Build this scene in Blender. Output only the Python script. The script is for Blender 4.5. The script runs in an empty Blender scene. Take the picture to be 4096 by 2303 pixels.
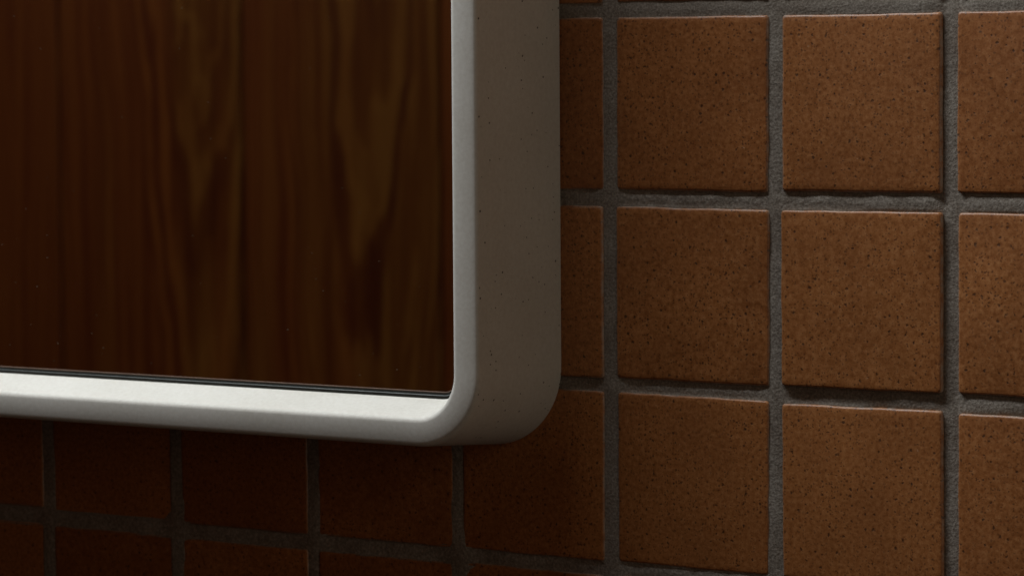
import bpy, bmesh, math, random
from mathutils import Vector, Matrix

random.seed(11)
S = 0.05                      # tile pitch in metres (50 mm mosaic tiles)
scene = bpy.context.scene
col = scene.collection

# ------------------------------------------------------------------ camera
F_PX, W_PX = 12967.8, 4096.0
YAW, PITCH, ROLL = 0.581413, 0.065765, -0.0066607
CAM = Vector((10.08123, -14.76919, -0.33706)) * S
fwd = Vector((-math.sin(YAW)*math.cos(PITCH), math.cos(YAW)*math.cos(PITCH), -math.sin(PITCH)))
rgt = Vector((math.cos(YAW), math.sin(YAW), 0.0))
upv = rgt.cross(fwd)
r2 = rgt*math.cos(ROLL) + upv*math.sin(ROLL)
u2 = -rgt*math.sin(ROLL) + upv*math.cos(ROLL)
cam_d = bpy.data.cameras.new('camera')
cam = bpy.data.objects.new('camera', cam_d); col.objects.link(cam)
m = Matrix((r2, u2, -fwd)).transposed().to_4x4(); m.translation = CAM
cam.matrix_world = m
cam_d.sensor_width = 36.0
cam_d.lens = 36.0*F_PX/W_PX
cam_d.clip_start = 0.02; cam_d.clip_end = 60.0
cam_d.dof.use_dof = True
cam_d.dof.focus_distance = (Vector((2.1*S, 0, -1.0*S)) - CAM).dot(fwd)
cam_d.dof.aperture_fstop = 34.0
scene.camera = cam

# ------------------------------------------------------------------ world, lamps, exposure
w = bpy.data.worlds.new('World'); scene.world = w; w.use_nodes = True
bg = w.node_tree.nodes['Background']
bg.inputs[0].default_value = (1.0, 0.93, 0.84, 1); bg.inputs[1].default_value = 0.005

def area(name, loc, target, sx, sy, power, colr):
    d = bpy.data.lights.new(name, 'AREA'); d.shape = 'RECTANGLE'; d.size = sx; d.size_y = sy
    d.energy = power; d.color = colr
    o = bpy.data.objects.new(name, d); col.objects.link(o)
    o.location = loc
    zz = (Vector(loc) - Vector(target)).normalized()
    ax = Vector((1, 0, 0)) if abs(zz.x) < 0.7 else Vector((0, 1, 0))      # long side runs along the wall
    xx = (ax - zz*ax.dot(zz)).normalized(); yy = zz.cross(xx)
    o.rotation_euler = Matrix((xx, yy, zz)).transposed().to_euler()
    return o
# strip lamp above the mirror, a hand's breadth in front of the wall
area('vanity_lamp', (-0.29, -0.228, 0.57), (0.02, -0.09, -0.1), 0.66, 0.09, 5.8, (0.96, 1.0, 1.02))
# added fill light, only there to brighten the wooden wall opposite
area('wood_fill', (-1.40, -0.60, 0.75), (-1.40, -1.62, 0.35), 2.60, 0.25, 5.2, (1.0, 0.82, 0.62))
# added dim warm fill from the right, brightens the frame's side
area('side_fill', (1.60, -0.78, 0.25), (0.03, -0.03, -0.08), 1.0, 1.2, 2.2, (1.0, 0.85, 0.66))

vs = scene.view_settings
vs.view_transform = 'Standard'; vs.look = 'None'; vs.exposure = 0.0; vs.gamma = 1.0; vs.use_curve_mapping = False
scene.cycles.max_bounces = 10; scene.cycles.diffuse_bounces = 5; scene.cycles.glossy_bounces = 6
scene.cycles.use_denoising = True

# ------------------------------------------------------------------ node helpers
def new_mat(name):
    mt = bpy.data.materials.new(name); mt.use_nodes = True
    nt = mt.node_tree
    return mt, nt, nt.nodes['Principled BSDF']
def N(nt, typ, **kw):
    n = nt.nodes.new(typ)
    for k, v in kw.items():
        if k.startswith('i_'):
            n.inputs[k[2:].replace('_', ' ')].default_value = v
        else: setattr(n, k, v)
    return n
def L(nt, a, b): nt.links.new(a, b)
def math_n(nt, op, a, b=None, clamp=False):
    n = nt.nodes.new('ShaderNodeMath'); n.operation = op; n.use_clamp = clamp
    for i, x in enumerate((a, b)):
        if x is None: continue
        if isinstance(x, (int, float)): n.inputs[i].default_value = x
        else: nt.links.new(x, n.inputs[i])
    return n.outputs[0]
def ramp(nt, fac, stops, interp='LINEAR'):
    n = nt.nodes.new('ShaderNodeValToRGB'); n.color_ramp.interpolation = interp
    els = n.color_ramp.elements
    while len(els) > 1: els.remove(els[-1])
    els[0].position = stops[0][0]; els[0].color = stops[0][1]
    for p, c in stops[1:]:
        e = els.new(p); e.color = c
    nt.links.new(fac, n.inputs[0]); return n.outputs[0]
def g(v): return (v, v, v, 1)
def mix(nt, fac, a, b, mode='MIX'):
    n = nt.nodes.new('ShaderNodeMix'); n.data_type = 'RGBA'; n.blend_type = mode
    for idx, x in ((0, fac), (6, a), (7, b)):
        if isinstance(x, (int, float)): n.inputs[idx].default_value = x
        elif isinstance(x, tuple): n.inputs[idx].default_value = x
        else: nt.links.new(x, n.inputs[idx])
    return n.outputs[2]
def specks(nt, vec, scale, size, keep, dim="3D", sharp=9.0):
    """random dots: one per Voronoi cell, only in a share of cells, each with its own radius"""
    v = N(nt, 'ShaderNodeTexVoronoi', voronoi_dimensions=dim, i_Scale=scale); L(nt, vec, v.inputs['Vector'])
    sep = N(nt, 'ShaderNodeSeparateColor'); L(nt, v.outputs['Color'], sep.inputs[0])
    on = math_n(nt, 'LESS_THAN', sep.outputs[0], keep)
    rad = math_n(nt, 'MULTIPLY_ADD', sep.outputs[1], size*0.75)
    nt.nodes[-1].inputs[2].default_value = size*0.35
    d = math_n(nt, 'SUBTRACT', rad, v.outputs['Distance'])
    d = math_n(nt, 'MULTIPLY', d, sharp, True)
    return math_n(nt, 'MULTIPLY', d, on)

# ------------------------------------------------------------------ materials
def mat_tile():
    mt, nt, b = new_mat('speckled brown glazed tile')
    tc = N(nt, 'ShaderNodeTexCoord'); oi = N(nt, 'ShaderNodeObjectInfo')
    off = N(nt, 'ShaderNodeVectorMath', operation='MULTIPLY_ADD')
    cmb = N(nt, 'ShaderNodeCombineXYZ')
    L(nt, oi.outputs['Random'], cmb.inputs[0]); L(nt, oi.outputs['Random'], cmb.inputs[1]); L(nt, oi.outputs['Random'], cmb.inputs[2])
    L(nt, cmb.outputs[0], off.inputs[0]); off.inputs[1].default_value = (7.3, 3.1, 5.7); L(nt, tc.outputs['Object'], off.inputs[2])
    vec = off.outputs[0]
    n1 = N(nt, 'ShaderNodeTexNoise', i_Scale=760.0, i_Detail=6.0, i_Roughness=0.72); L(nt, vec, n1.inputs['Vector'])
    n2 = N(nt, 'ShaderNodeTexNoise', i_Scale=45.0, i_Detail=4.0, i_Roughness=0.55); L(nt, vec, n2.inputs['Vector'])
    base = ramp(nt, n1.outputs['Fac'], [(0.30, (0.240, 0.077, 0.017, 1)), (0.50, (0.392, 0.145, 0.040, 1)), (0.74, (0.55, 0.240, 0.082, 1))])
    cloud = ramp(nt, n2.outputs['Fac'], [(0.28, (0.84, 0.81, 0.78, 1)), (0.72, (1.11, 1.13, 1.14, 1))])
    c = mix(nt, 1.0, base, cloud, 'MULTIPLY')
    tint = ramp(nt, oi.outputs['Random'], [(0.0, (0.88, 0.83, 0.78, 1)), (0.5, (1.0, 1.0, 1.0, 1)), (1.0, (1.09, 1.11, 1.12, 1))])
    c = mix(nt, 1.0, c, tint, 'MULTIPLY')
    sv = N(nt, 'ShaderNodeSeparateXYZ'); L(nt, vec, sv.inputs[0])
    nd = N(nt, 'ShaderNodeTexNoise', i_Scale=1300.0, i_Detail=2.0); L(nt, vec, nd.inputs['Vector'])
    ds = N(nt, 'ShaderNodeSeparateColor'); L(nt, nd.outputs['Color'], ds.inputs[0])
    fl = N(nt, 'ShaderNodeCombineXYZ')
    L(nt, math_n(nt, 'ADD', sv.outputs[0], math_n(nt, 'MULTIPLY', ds.outputs[0], 0.0011)), fl.inputs[0])
    L(nt, math_n(nt, 'ADD', sv.outputs[2], math_n(nt, 'MULTIPLY', ds.outputs[1], 0.0011)), fl.inputs[1])
    clump = ramp(nt, n2.outputs['Fac'], [(0.35, g(0.45)), (0.62, g(1.0))])
    s1 = specks(nt, fl.outputs[0], 430.0, 0.21, 0.42, '2D')
    s4 = specks(nt, fl.outputs[0], 230.0, 0.12, 0.08, '2D')
    s2 = specks(nt, fl.outputs[0], 1050.0, 0.36, 0.46, '2D')
    s3 = specks(nt, fl.outputs[0], 260.0, 0.07, 0.03, '2D')
    c = mix(nt, math_n(nt, 'MULTIPLY', math_n(nt, 'MULTIPLY', s2, clump), 0.80), c, (0.10, 0.035, 0.010, 1))
    c = mix(nt, math_n(nt, 'MULTIPLY', s4, 0.85), c, (0.045, 0.018, 0.007, 1))
    c = mix(nt, math_n(nt, 'MULTIPLY', s1, 0.78), c, (0.045, 0.018, 0.007, 1))
    c = mix(nt, math_n(nt, 'MULTIPLY', s3, 0.7), c, (0.75, 0.62, 0.45, 1))
    # patchy paler tone on the eased rims
    so = N(nt, 'ShaderNodeSeparateXYZ'); L(nt, tc.outputs['Object'], so.inputs[0])
    rim = ramp(nt, math_n(nt, 'MULTIPLY', so.outputs[1], 1000.0), [(0.10, g(0)), (0.42, g(1))])
    rim_noise = N(nt, 'ShaderNodeTexNoise', i_Scale=260.0, i_Detail=4.0, i_Roughness=0.7); L(nt, vec, rim_noise.inputs['Vector'])
    rim = math_n(nt, 'MULTIPLY', rim, ramp(nt, rim_noise.outputs['Fac'], [(0.40, g(0.10)), (0.62, g(0.70))]))
    c = mix(nt, rim, c, (0.50, 0.445, 0.385, 1))
    L(nt, c, b.inputs['Base Color'])
    rr = ramp(nt, n1.outputs['Fac'], [(0.3, g(0.42)), (0.7, g(0.60))]); L(nt, rr, b.inputs['Roughness'])
    b.inputs['Specular IOR Level'].default_value = 0.5
    b.inputs['Coat Weight'].default_value = 0.22; b.inputs['Coat Roughness'].default_value = 0.30
    bp = N(nt, 'ShaderNodeBump', i_Strength=0.22, i_Distance=0.0004)
    hgt = math_n(nt, 'SUBTRACT', n1.outputs['Fac'], math_n(nt, 'MULTIPLY', s1, 0.8))
    hgt = math_n(nt, 'ADD', hgt, math_n(nt, 'MULTIPLY', n2.outputs['Fac'], 2.0))
    L(nt, hgt, bp.inputs['Height']); L(nt, bp.outputs[0], b.inputs['Normal'])
    return mt

def mat_grout():
    mt, nt, b = new_mat('sandy grey grout')
    tc = N(nt, 'ShaderNodeTexCoord'); vec = tc.outputs['Object']
    n1 = N(nt, 'ShaderNodeTexNoise', i_Scale=1500.0, i_Detail=3.0, i_Roughness=0.6); L(nt, vec, n1.inputs['Vector'])
    n2 = N(nt, 'ShaderNodeTexNoise', i_Scale=60.0, i_Detail=4.0); L(nt, vec, n2.inputs['Vector'])
    n3 = N(nt, 'ShaderNodeTexNoise', i_Scale=700.0, i_Detail=2.0); L(nt, vec, n3.inputs['Vector'])
    c = ramp(nt, n1.outputs['Fac'], [(0.28, (0.170, 0.143, 0.118, 1)), (0.5, (0.275, 0.238, 0.203, 1)), (0.75, (0.43, 0.388, 0.345, 1))])
    t = ramp(nt, n2.outputs['Fac'], [(0.3, (0.80, 0.76, 0.72, 1)), (0.7, (1.10, 1.12, 1.11, 1))])
    c = mix(nt, 1.0, c, t, 'MULTIPLY')
    L(nt, c, b.inputs['Base Color']); b.inputs['Roughness'].default_value = 0.85
    b.inputs['Specular IOR Level'].default_value = 0.3
    bp = N(nt, 'ShaderNodeBump', i_Strength=0.48, i_Distance=0.0004)
    L(nt, math_n(nt, 'ADD', n1.outputs['Fac'], math_n(nt, 'MULTIPLY', n3.outputs['Fac'], 0.8)), bp.inputs['Height'])
    L(nt, bp.outputs[0], b.inputs['Normal'])
    return mt

def mat_frame():
    mt, nt, b = new_mat('off white cast mineral')
    tc = N(nt, 'ShaderNodeTexCoord'); vec = tc.outputs['Object']
    n1 = N(nt, 'ShaderNodeTexNoise', i_Scale=900.0, i_Detail=4.0, i_Roughness=0.65); L(nt, vec, n1.inputs['Vector'])
    n2 = N(nt, 'ShaderNodeTexNoise', i_Scale=28.0, i_Detail=5.0, i_Roughness=0.55); L(nt, vec, n2.inputs['Vector'])
    c = ramp(nt, n1.outputs['Fac'], [(0.25, (0.63, 0.600, 0.545, 1)), (0.75, (0.74, 0.72, 0.67, 1))])
    t = ramp(nt, n2.outputs['Fac'], [(0.3, (0.93, 0.92, 0.90, 1)), (0.7, (1.03, 1.03, 1.03, 1))])
    c = mix(nt, 1.0, c, t, 'MULTIPLY')
    geo = N(nt, 'ShaderNodeNewGeometry'); gs = N(nt, 'ShaderNodeSeparateXYZ'); L(nt, geo.outputs['True Normal'], gs.inputs[0])
    flank = math_n(nt, 'LESS_THAN', math_n(nt, 'ABSOLUTE', gs.outputs[1]), 0.22)      # the unpolished cast flanks are pitted
    s1 = math_n(nt, 'MULTIPLY', specks(nt, vec, 430.0, 0.135, 0.80, sharp=30.0), flank)
    s2 = specks(nt, vec, 620.0, 0.20, 0.22)
    cl = ramp(nt, n2.outputs['Fac'], [(0.42, g(0)), (0.62, g(1))])
    s2 = math_n(nt, 'MULTIPLY', math_n(nt, 'MULTIPLY', s2, cl), flank)
    c = mix(nt, math_n(nt, 'MULTIPLY', s2, 0.55), c, (0.22, 0.19, 0.16, 1))
    c = mix(nt, math_n(nt, 'MULTIPLY', s1, 0.92), c, (0.05, 0.04, 0.035, 1))
    L(nt, c, b.inputs['Base Color'])
    b.inputs['Roughness'].default_value = 0.55; b.inputs['Specular IOR Level'].default_value = 0.35
    bp = N(nt, 'ShaderNodeBump', i_Strength=0.10, i_Distance=0.0002)
    h = math_n(nt, 'SUBTRACT', n1.outputs['Fac'], math_n(nt, 'MULTIPLY', s1, 1.2))
    L(nt, h, bp.inputs['Height']); L(nt, bp.outputs[0], b.inputs['Normal'])
    return mt

def mat_mirror():
    mt, nt, b = new_mat('silvered mirror glass')
    b.inputs['Base Color'].default_value = (0.86, 0.88, 0.86, 1)
    b.inputs['Metallic'].default_value = 1.0; b.inputs['Roughness'].default_value = 0.015
    return mt

def mat_plain(name, c, rough, metal=0.0, var=0.15):
    mt, nt, b = new_mat(name)
    tc = N(nt, 'ShaderNodeTexCoord')
    n1 = N(nt, 'ShaderNodeTexNoise', i_Scale=300.0, i_Detail=3.0); L(nt, tc.outputs['Object'], n1.inputs['Vector'])
    lo = tuple(x*(1-var) for x in c)+(1,); hi = tuple(min(1, x*(1+var)) for x in c)+(1,)
    L(nt, ramp(nt, n1.outputs['Fac'], [(0.3, lo), (0.7, hi)]), b.inputs['Base Color'])
    b.inputs['Roughness'].default_value = rough; b.inputs['Metallic'].default_value = metal
    return mt

def mat_wood():
    mt, nt, b = new_mat('dark red brown figured wood')
    tc = N(nt, 'ShaderNodeTexCoord'); oi = N(nt, 'ShaderNodeObjectInfo')
    sep = N(nt, 'ShaderNodeSeparateXYZ'); L(nt, tc.outputs['Object'], sep.inputs[0])
    oc = N(nt, 'ShaderNodeSeparateColor'); L(nt, oi.outputs['Color'], oc.inputs[0])
    rnd, heart, oliveness = oc.outputs[0], oc.outputs[1], oc.outputs[2]
    x, z = sep.outputs[0], sep.outputs[2]
    # slow warp along the board
    cw = N(nt, 'ShaderNodeCombineXYZ'); L(nt, math_n(nt, 'MULTIPLY', x, 9.0), cw.inputs[0])
    L(nt, math_n(nt, 'MULTIPLY', rnd, 31.0), cw.inputs[1]); L(nt, math_n(nt, 'MULTIPLY', z, 2.6), cw.inputs[2])
    nw = N(nt, 'ShaderNodeTexNoise', i_Scale=1.0, i_Detail=2.0); L(nt, cw.outputs[0], nw.inputs['Vector'])
    warp = math_n(nt, 'MULTIPLY', math_n(nt, 'SUBTRACT', nw.outputs['Fac'], 0.5), 0.055)
    cw2 = N(nt, 'ShaderNodeCombineXYZ'); L(nt, math_n(nt, 'MULTIPLY', x, 38.0), cw2.inputs[0])
    L(nt, math_n(nt, 'MULTIPLY', rnd, 61.0), cw2.inputs[1]); L(nt, math_n(nt, 'MULTIPLY', z, 7.5), cw2.inputs[2])
    nw2 = N(nt, 'ShaderNodeTexNoise', i_Scale=1.0, i_Detail=3.0); L(nt, cw2.outputs[0], nw2.inputs['Vector'])
    jag = math_n(nt, 'MULTIPLY', math_n(nt, 'SUBTRACT', nw2.outputs['Fac'], 0.5), 0.36)
    cx = math_n(nt, 'MULTIPLY', math_n(nt, 'SUBTRACT', heart, 0.5), 0.217)
    xx = math_n(nt, 'ADD', math_n(nt, 'SUBTRACT', x, cx), warp)
    v = math_n(nt, 'SUBTRACT', z, math_n(nt, 'MULTIPLY', math_n(nt, 'MULTIPLY', xx, xx), 150.0))
    v = math_n(nt, 'ADD', v, jag)
    v = math_n(nt, 'ADD', math_n(nt, 'MULTIPLY', v, 8.5), math_n(nt, 'MULTIPLY', rnd, 57.0))
    band = N(nt, 'ShaderNodeTexNoise', noise_dimensions='1D', i_Scale=1.0, i_Detail=2.0, i_Roughness=0.5); L(nt, v, band.inputs['W'])
    cs = N(nt, 'ShaderNodeCombineXYZ'); L(nt, math_n(nt, 'MULTIPLY', math_n(nt, 'ADD', x, math_n(nt, 'MULTIPLY', warp, 0.5)), 98.0), cs.inputs[0])
    L(nt, math_n(nt, 'MULTIPLY', rnd, 17.0), cs.inputs[1]); L(nt, math_n(nt, 'MULTIPLY', z, 3.2), cs.inputs[2])
    st = N(nt, 'ShaderNodeTexNoise', i_Scale=1.0, i_Detail=4.0, i_Roughness=0.6); L(nt, cs.outputs[0], st.inputs['Vector'])
    f = math_n(nt, 'ADD', math_n(nt, 'MULTIPLY', band.outputs['Fac'], 0.54), math_n(nt, 'MULTIPLY', st.outputs['Fac'], 0.46))
    red = ramp(nt, f, [(0.33, (0.085, 0.014, 0.004, 1)), (0.47, (0.145, 0.036, 0.008, 1)), (0.63, (0.235, 0.078, 0.017, 1))])
    oliv = ramp(nt, f, [(0.33, (0.080, 0.017, 0.004, 1)), (0.48, (0.150, 0.050, 0.009, 1)), (0.63, (0.25, 0.115, 0.026, 1))])
    ch = N(nt, 'ShaderNodeCombineXYZ'); L(nt, math_n(nt, 'MULTIPLY', x, 16.0), ch.inputs[0])
    L(nt, math_n(nt, 'MULTIPLY', rnd, 43.0), ch.inputs[1]); L(nt, math_n(nt, 'MULTIPLY', z, 1.1), ch.inputs[2])
    hue = N(nt, 'ShaderNodeTexNoise', i_Scale=1.0, i_Detail=1.0); L(nt, ch.outputs[0], hue.inputs['Vector'])
    hf = math_n(nt, 'ADD', hue.outputs['Fac'], math_n(nt, 'MULTIPLY', x, 2.2))
    hf = math_n(nt, 'ADD', hf, math_n(nt, 'SUBTRACT', oliveness, 0.5))
    c = mix(nt, ramp(nt, hf, [(0.40, g(0)), (0.62, g(1))]), red, oliv)
    L(nt, c, b.inputs['Base Color'])
    b.inputs['Roughness'].default_value = 0.45; b.inputs['Specular IOR Level'].default_value = 0.3
    bp = N(nt, 'ShaderNodeBump', i_Strength=0.15, i_Distance=0.0006); L(nt, st.outputs['Fac'], bp.inputs['Height']); L(nt, bp.outputs[0], b.inputs['Normal'])
    return mt

M_TILE, M_GROUT, M_FRAME, M_MIRROR, M_WOOD = mat_tile(), mat_grout(), mat_frame(), mat_mirror(), mat_wood()
M_RUBBER = mat_plain('black rubber', (0.018, 0.018, 0.014), 0.42)
M_BEAD = mat_plain('grey glass edge', (0.10, 0.11, 0.105), 0.35)
M_COPPER = mat_plain('copper brown backing edge', (0.17, 0.105, 0.075), 0.6)
M_DUST = mat_plain('pale dust', (0.24, 0.20, 0.16), 0.9)
M_BACK = mat_plain('dark board', (0.05, 0.025, 0.015), 0.8)

def mesh_obj(name, verts, faces, mat, parent=None, smooth=False, sharp=None):
    me = bpy.data.meshes.new(name); me.from_pydata(verts, [], faces); me.update()
    me.materials.append(mat)
    if smooth: me.polygons.foreach_set('use_smooth', [True]*len(me.polygons))
    o = bpy.data.objects.new(name, me); col.objects.link(o)
    if parent: o.parent = parent
    return o

# ------------------------------------------------------------------ tiled wall
V_EDGE = {  # measured tile edges beside each vertical joint, in tile pitches: (end of left tile, start of right tile)
 (1,0):(0.960,1.044),(1,1):(0.956,1.040),(1,2):(0.955,1.046),(1,3):(0.951,1.041),
 (2,0):(1.962,2.044),(2,1):(1.965,2.043),(2,2):(1.960,2.045),(3,0):(2.948,3.038),(3,1):(2.953,3.043),(3,2):(2.958,3.049),
 (0,3):(-0.031,0.036),(-1,3):(-1.039,-0.963),(-2,3):(-2.037,-1.971),(-3,3):(-3.039,-2.957)}
H_EDGE = {  # and beside each bed joint: (bottom of upper tile, top of lower tile)
 (1,0):(0.038,-0.039),(1,1):(-0.959,-1.046),(1,2):(-1.971,-2.039),(1,3):(-2.955,-3.029),
 (2,0):(0.044,-0.041),(2,1):(-0.954,-1.048),(2,2):(-1.959,-2.045),(3,0):(0.043,-0.042),(3,1):(-0.945,-1.044),(3,2):(-1.952,-2.051),
 (0,3):(-2.961,-3.047),(-1,3):(-2.956,-3.045),(-2,3):(-2.965,-3.050),(-3,3):(-2.941,-3.039)}
X0, X1, J0, J1 = -9, 8, -9, 7          # tile columns X0..X1-1, rows J0..J1-1 (row j lies between joints j and j+1)
rj = random.Random(5)
def vedge(i, j):
    if (i, j) in V_EDGE: return V_EDGE[(i, j)]
    for jj in (j-1, j+1):
        if (i, jj) in V_EDGE: return V_EDGE[(i, jj)]
    return (i-0.041+rj.uniform(-.004,.004), i+0.041+rj.uniform(-.004,.004))
def hedge(i, j):
    if (i, j) in H_EDGE: return H_EDGE[(i, j)]
    for ii in (i-1, i+1):
        if (ii, j) in H_EDGE: return H_EDGE[(ii, j)]
    return (-j+0.043+rj.uniform(-.004,.004), -j-0.043+rj.uniform(-.004,.004))

# grout bed: recessed sheet, each joint with its own depth
V_REC = {1: .012, 2: .016, 3: .030, 0: .007, -1: .007, -2: .007, -3: .007}
H_REC = {0: .012, 1: .018, 2: .024, 3: .018}
def axis(lo, hi, n_joint=9, n_tile=16):
    out = []
    for k in range(lo, hi+1):
        for t in range(n_joint): out.append(k-0.052+0.104*t/(n_joint-1))
        if k < hi:
            for t in range(1, n_tile): out.append(k+0.052+0.896*t/n_tile)
    return out
rg = random.Random(3)
xs, zs = axis(X0, X1), axis(-J1, -J0)
vr = {i: V_REC.get(i, rg.uniform(.012, .024)) for i in range(X0, X1+1)}
hr = {j: H_REC.get(j, rg.uniform(.016, .026)) for j in range(J0, J1+1)}
verts, faces = [], []
from mathutils import noise as mnoise
for z in zs:
    kz = round(z); dz = abs(z-kz)
    for x in xs:
        kx = round(x); dx = abs(x-kx)
        wv = max(0, min(1, (0.085-dx)/0.04)) if True else 0
        wv = wv*wv*(3-2*wv)
        dv = vr[kx] + 0.006*(dx/0.05 if dx < .05 else 1)*0.4
        dh = hr[-kz] + 0.004*min(1, dz/0.05)
        y = dh*(1-wv) + min(dv, dh+.02)*wv
        if dz > 0.052: y = dv
        y += 0.0035*mnoise.noise(Vector((x*9, 0, z*9))) + 0.0022*mnoise.noise(Vector((x*38, 3, z*38)))
        y = max(y, 0.005)
        if dx > 0.053 and dz > 0.053: y = 0.07          # hidden behind a tile
        verts.append((x*S, y*S, z*S))
nx = len(xs)
for r in range(len(zs)-1):
    for c in range(nx-1):
        a = r*nx+c; faces.append((a, a+1, a+nx+1, a+nx))
wall = mesh_obj('wall', verts, faces, M_GROUT, smooth=True)
wall['kind'] = 'structure'; wall['label'] = 'wall of speckled brown square tiles with grey sandy grout'

# tile meshes: a few slightly different soft edged squares, shared by all tiles
def tile_mesh(seed):
    rr = random.Random(seed)
    h, R, NS, NC = 0.5, 0.016, 8, 2
    pts = []
    for q in range(4):
        a0 = q*math.pi/2
        ca, sa = math.cos(a0), math.sin(a0)
        # side from corner to corner, then corner arc (local side along +x at z=-h rotated)
        for t in range(NS):
            u = -h+R + (2*h-2*R)*t/NS
            wob = 0.0 if t == 0 else rr.uniform(-.0028, .0022)
            p = (u, -h+wob); pts.append((p[0]*ca-p[1]*sa, p[0]*sa+p[1]*ca))
        for t in range(NC):
            a = -math.pi/2 + (math.pi/2)*t/NC
            p = (h-R+R*math.cos(a), -h+R+R*math.sin(a)); pts.append((p[0]*ca-p[1]*sa, p[0]*sa+p[1]*ca))
    n = len(pts)
    E_ = 0.0135+rr.uniform(-.003, .004)
    levels = [(0.0, 0.09), (0.0, E_), (E_*0.29, E_*0.29), (E_*1.0, 0.002), (E_*2.6, 0.0)]   # (inset, depth)
    vs_, fs = [], []
    for ins, dep in levels:
        k = 1-2*ins
        for (px, pz) in pts: vs_.append((px*k*S, dep*S, pz*k*S))
    for l in range(len(levels)-1):
        for i in range(n):
            a, b2 = l*n+i, l*n+(i+1) % n
            fs.append((a, b2, b2+n, a+n))
    fs.append(tuple((len(levels)-1)*n+i for i in range(n)))
    me = bpy.data.meshes.new('tile'); me.from_pydata(vs_, [], fs); me.update()
    bm = bmesh.new(); bm.from_mesh(me); bmesh.ops.recalc_face_normals(bm, faces=bm.faces)
    bm.to_mesh(me); bm.free()
    me.polygons.foreach_set('use_smooth', [True]*len(me.polygons)); me.materials.append(M_TILE)
    return me
TM = [tile_mesh(s) for s in range(7)]

# mirror outline in tile pitches
MX0, MX1, MZ0, MZ1 = -7.31, 0.637, -2.308, 7.70
D = 0.74; R_OUT = 0.395; DRAFT = 0.056
rt = random.Random(21)
for j in range(J0, J1):
    for i in range(X0, X1):
        if i > MX0 and i+1 < MX1 and -j < MZ1 and -(j+1) > MZ0: continue      # wholly behind the mirror
        xl = vedge(i, j)[1]; xr = vedge(i+1, j)[0]
        zt = hedge(i, j)[1]; zt2 = hedge(i+1, j)[1]; zb = hedge(i, j+1)[0]; zb2 = hedge(i+1, j+1)[0]
        zt, zb = (zt+zt2)/2, (zb+zb2)/2
        o = bpy.data.objects.new('tile', TM[rt.randrange(len(TM))]); col.objects.link(o)
        o.parent = wall
        o.location = ((xl+xr)/2*S, rt.uniform(0, 0.009)*S, (zt+zb)/2*S)
        o.scale = (xr-xl, 1.0, zt-zb)
        tilt = {(1, 2): 0.004, (2, 2): -0.009, (1, 0): 0.003, (2, 1): -0.004}.get((i, j), rt.uniform(-.004, .004))
        o.rotation_euler = (rt.uniform(-.009, .009), tilt, rt.uniform(-.009, .009))

# ------------------------------------------------------------------ mirror
mirror = bpy.data.objects.new('wall_mirror', None); col.objects.link(mirror)
mirror.location = ((MX0+MX1)/2*S, 0, MZ0*S)
mirror['label'] = 'mirror in a thick off-white rounded frame on the brown tiled wall'
mirror['category'] = 'mirror'
INV = mirror.location.copy()

def path(inset, ncorner=28, nside=10):
    """rounded rectangle inset from the outer outline, as (x, z), with the same point count for every inset"""
    x0, x1, z0, z1 = MX0+inset, MX1-inset, MZ0+inset, MZ1-inset
    R = max(R_OUT-inset, 0.004)
    pts = []
    cs = [((x1-R, z0+R), -90), ((x1-R, z1-R), 0), ((x0+R, z1-R), 90), ((x0+R, z0+R), 180)]
    for q, ((cx, cz), a0) in enumerate(cs):
        for t in range(ncorner+1):
            a = math.radians(a0+90*t/ncorner)
            pts.append((cx+R*math.cos(a), cz+R*math.sin(a)))
        nc = cs[(q+1) % 4]; a = math.radians(nc[1]); e = (nc[0][0]+R*math.cos(a), nc[0][1]+R*math.sin(a))
        s = pts[-1]
        for t in range(1, nside):
            pts.append((s[0]+(e[0]-s[0])*t/nside, s[1]+(e[1]-s[1])*t/nside))
    return pts
def sweep(name, profile, mat, parent, smooth=True, closed=True):
    verts, faces = [], []
    n = None
    for ins, y in profile:
        p = path(ins); n = len(p)
        verts += [((x*S)-INV.x, y*S-INV.y, (z*S)-INV.z) for x, z in p]
    k = len(profile)
    for l in range(k if closed else k-1):
        l2 = (l+1) % k
        for i in range(n):
            i2 = (i+1) % n
            faces.append((l*n+i, l*n+i2, l2*n+i2, l2*n+i))
    o = mesh_obj(name, verts, faces, mat, parent, smooth)
    bm = bmesh.new(); bm.from_mesh(o.data); bmesh.ops.recalc_face_normals(bm, faces=bm.faces); bm.to_mesh(o.data); bm.free()
    return o

prof = [(-DRAFT, -0.003), (-DRAFT*0.998, -0.0045), (-DRAFT*0.996, -0.009)] + [(-DRAFT*(1-t/6)*0.996, -0.003+(-D+0.043)*t/6) for t in range(1, 7)]      # sides with a mould's draft
prof += [(0.0015, -D+0.031), (0.006, -D+0.0220), (0.0115, -D+0.0150), (0.017, -D+0.0125)]        # eased outer arris
for t in range(1, 9):                                                                          # faintly crowned face
    n_ = 0.017+(0.127-0.017)*t/8
    prof.append((n_, -D + 0.0125*(1-t/8)**2))
fr = 0.032                                                                                     # fillet into the splayed reveal
ang_end = math.radians(71)
for t in range(1, 11):
    a = ang_end*t/10
    prof.append((0.127+fr*math.sin(a), -D + fr*(1-math.cos(a))))
n_e, y_e = prof[-1]
Y_BACK = -D+0.24
n_b = n_e + (Y_BACK-y_e)/math.tan(ang_end)
for t in range(1, 6): prof.append((n_e+(n_b-n_e)*t/5, y_e+(Y_BACK-y_e)*t/5))
prof += [(n_b+0.001, Y_BACK+0.012), (n_b-0.01, Y_BACK+0.030), (n_b-0.06, Y_BACK+0.06), (n_b-0.06, -0.003)]
frame = sweep('frame', prof, M_FRAME, mirror)

Y_GLASS = Y_BACK+0.028
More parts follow.
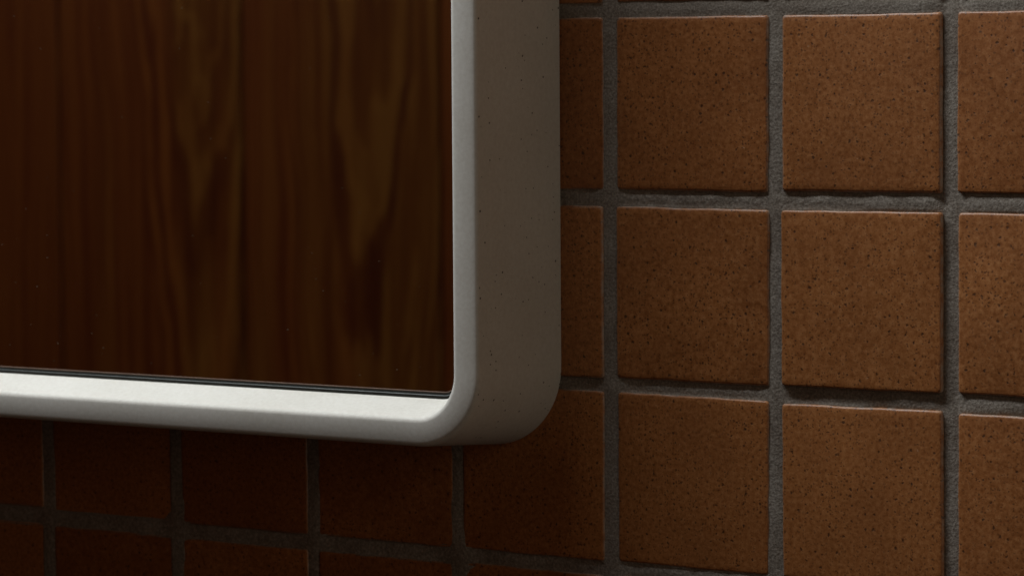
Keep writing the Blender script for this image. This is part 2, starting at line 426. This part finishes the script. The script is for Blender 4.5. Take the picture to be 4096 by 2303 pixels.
# glass: slab with a silvered face
gp = path(n_b-0.045); n = len(gp)
gv = [((x*S)-INV.x, Y_GLASS*S, (z*S)-INV.z) for x, z in gp] + [((x*S)-INV.x, (Y_GLASS+0.08)*S, (z*S)-INV.z) for x, z in gp]
gf = [tuple(range(n)), tuple(range(2*n-1, n-1, -1))] + [(i, i+n, (i+1) % n+n, (i+1) % n) for i in range(n)]
glass = mesh_obj('glass', gv, gf, M_MIRROR, mirror)
# rubber gasket between frame and glass, a ring for its reflection, the ground glass edge and the copper line of the backing
def ring(name, n0, n1, y0, y1, mat, parent, bead=0.0):
    pr = [(n0, y1), (n0, y0), ((n0+n1)/2, y0-bead), (n1, y0), (n1, y1)]
    return sweep(name, pr, mat, parent, smooth=False)
gasket = ring('gasket', n_b-0.02, n_b+0.0150, Y_GLASS-0.014, Y_GLASS-0.0005, M_RUBBER, mirror, 0.001)
edge = ring('glass_edge', n_b+0.0150, n_b+0.0215, Y_GLASS-0.010, Y_GLASS-0.0005, M_BEAD, glass, 0.002)
gasket_refl = ring('gasket_reflection', n_b+0.0215, n_b+0.0330, Y_GLASS-0.006, Y_GLASS-0.0005, M_RUBBER, glass, 0.0005)  # black ring modelled in place of the dark gap's mirror image
line = ring('backing_edge', n_b+0.0330, n_b+0.0395, Y_GLASS-0.004, Y_GLASS-0.0005, M_COPPER, glass, 0.001)

# dust on the glass
rd = random.Random(8); dv, df = [], []
for k in range(150):
    x = rd.uniform(-4.5, 0.35)*S-INV.x; z = (rd.uniform(-1.95, 1.5) if k % 3 else rd.uniform(-1.99, -1.2))*S-INV.z
    r = rd.uniform(0.00005, 0.00013); y = (Y_GLASS-0.003)*S
    b0 = len(dv); a0 = rd.random()*6
    for q in range(5):
        a = a0+q*1.2566; dv.append((x+r*rd.uniform(.6, 1.3)*math.cos(a), y, z+r*rd.uniform(.6, 1.3)*math.sin(a)))
    dv.append((x, y-0.00005, z))
    for q in range(5): df.append((b0+q, b0+(q+1) % 5, b0+5))
dust = mesh_obj('dust', dv, df, M_DUST, glass); dust['kind'] = 'stuff'

# ------------------------------------------------------------------ wooden wall across the room, seen in the mirror
YW = -1.62
PW = 0.2169
bx0 = -1.0888-18*PW; bx1 = bx0+28*PW; bz0, bz1 = -1.15, 1.0
bv = [(bx0, YW-0.05, bz0), (bx1, YW-0.05, bz0), (bx1, YW-0.05, bz1), (bx0, YW-0.05, bz1),
      (bx0, YW-0.022, bz0), (bx1, YW-0.022, bz0), (bx1, YW-0.022, bz1), (bx0, YW-0.022, bz1)]
bf = [(0, 1, 2, 3), (7, 6, 5, 4), (0, 4, 5, 1), (1, 5, 6, 2), (2, 6, 7, 3), (3, 7, 4, 0)]
wood = mesh_obj('wood_wall', bv, bf, M_BACK)
wood['kind'] = 'structure'; wood['label'] = 'dark figured wooden panelling reflected in the mirror'
hw, hh, c = PW/2-0.0012, (bz1-bz0)/2, 0.002
def plank_mesh():
    out = [(-hw, -hh), (hw, -hh), (hw, hh), (-hw, hh)]
    vs_ = [(x, -0.021, z) for x, z in out] + [(x, -c, z) for x, z in out] + [(x-math.copysign(c, x), 0, z-math.copysign(c, z)) for x, z in out]
    fs = [(0, 1, 2, 3), (11, 10, 9, 8)]
    for l in (0, 4):
        for i in range(4): fs.append((l+i, l+4+i, l+4+(i+1) % 4, l+(i+1) % 4))
    me = bpy.data.meshes.new('plank'); me.from_pydata(vs_, [], fs); me.update()
    bm = bmesh.new(); bm.from_mesh(me); bmesh.ops.recalc_face_normals(bm, faces=bm.faces); bm.to_mesh(me); bm.free()
    me.materials.append(M_WOOD); return me
PM = plank_mesh()
k = 0; x = bx0+PW/2; rw = random.Random(17)
while x+PW/2 <= bx1+1e-6:
    o = bpy.data.objects.new('plank', PM); col.objects.link(o); o.parent = wood
    o.location = (x, YW, (bz0+bz1)/2)
    # board character: seed, where its heart lies across the width, how olive it is
    o.color = {15: (0.11, 0.2, 0.2, 1), 16: (0.31, 0.80, 0.37, 1), 17: (0.61, 0.64, 0.53, 1), 18: (0.83, 0.55, 0.15, 1)}.get(k, (rw.random(), rw.uniform(.25, .75), rw.uniform(.3, .6), 1))
    x += PW; k += 1
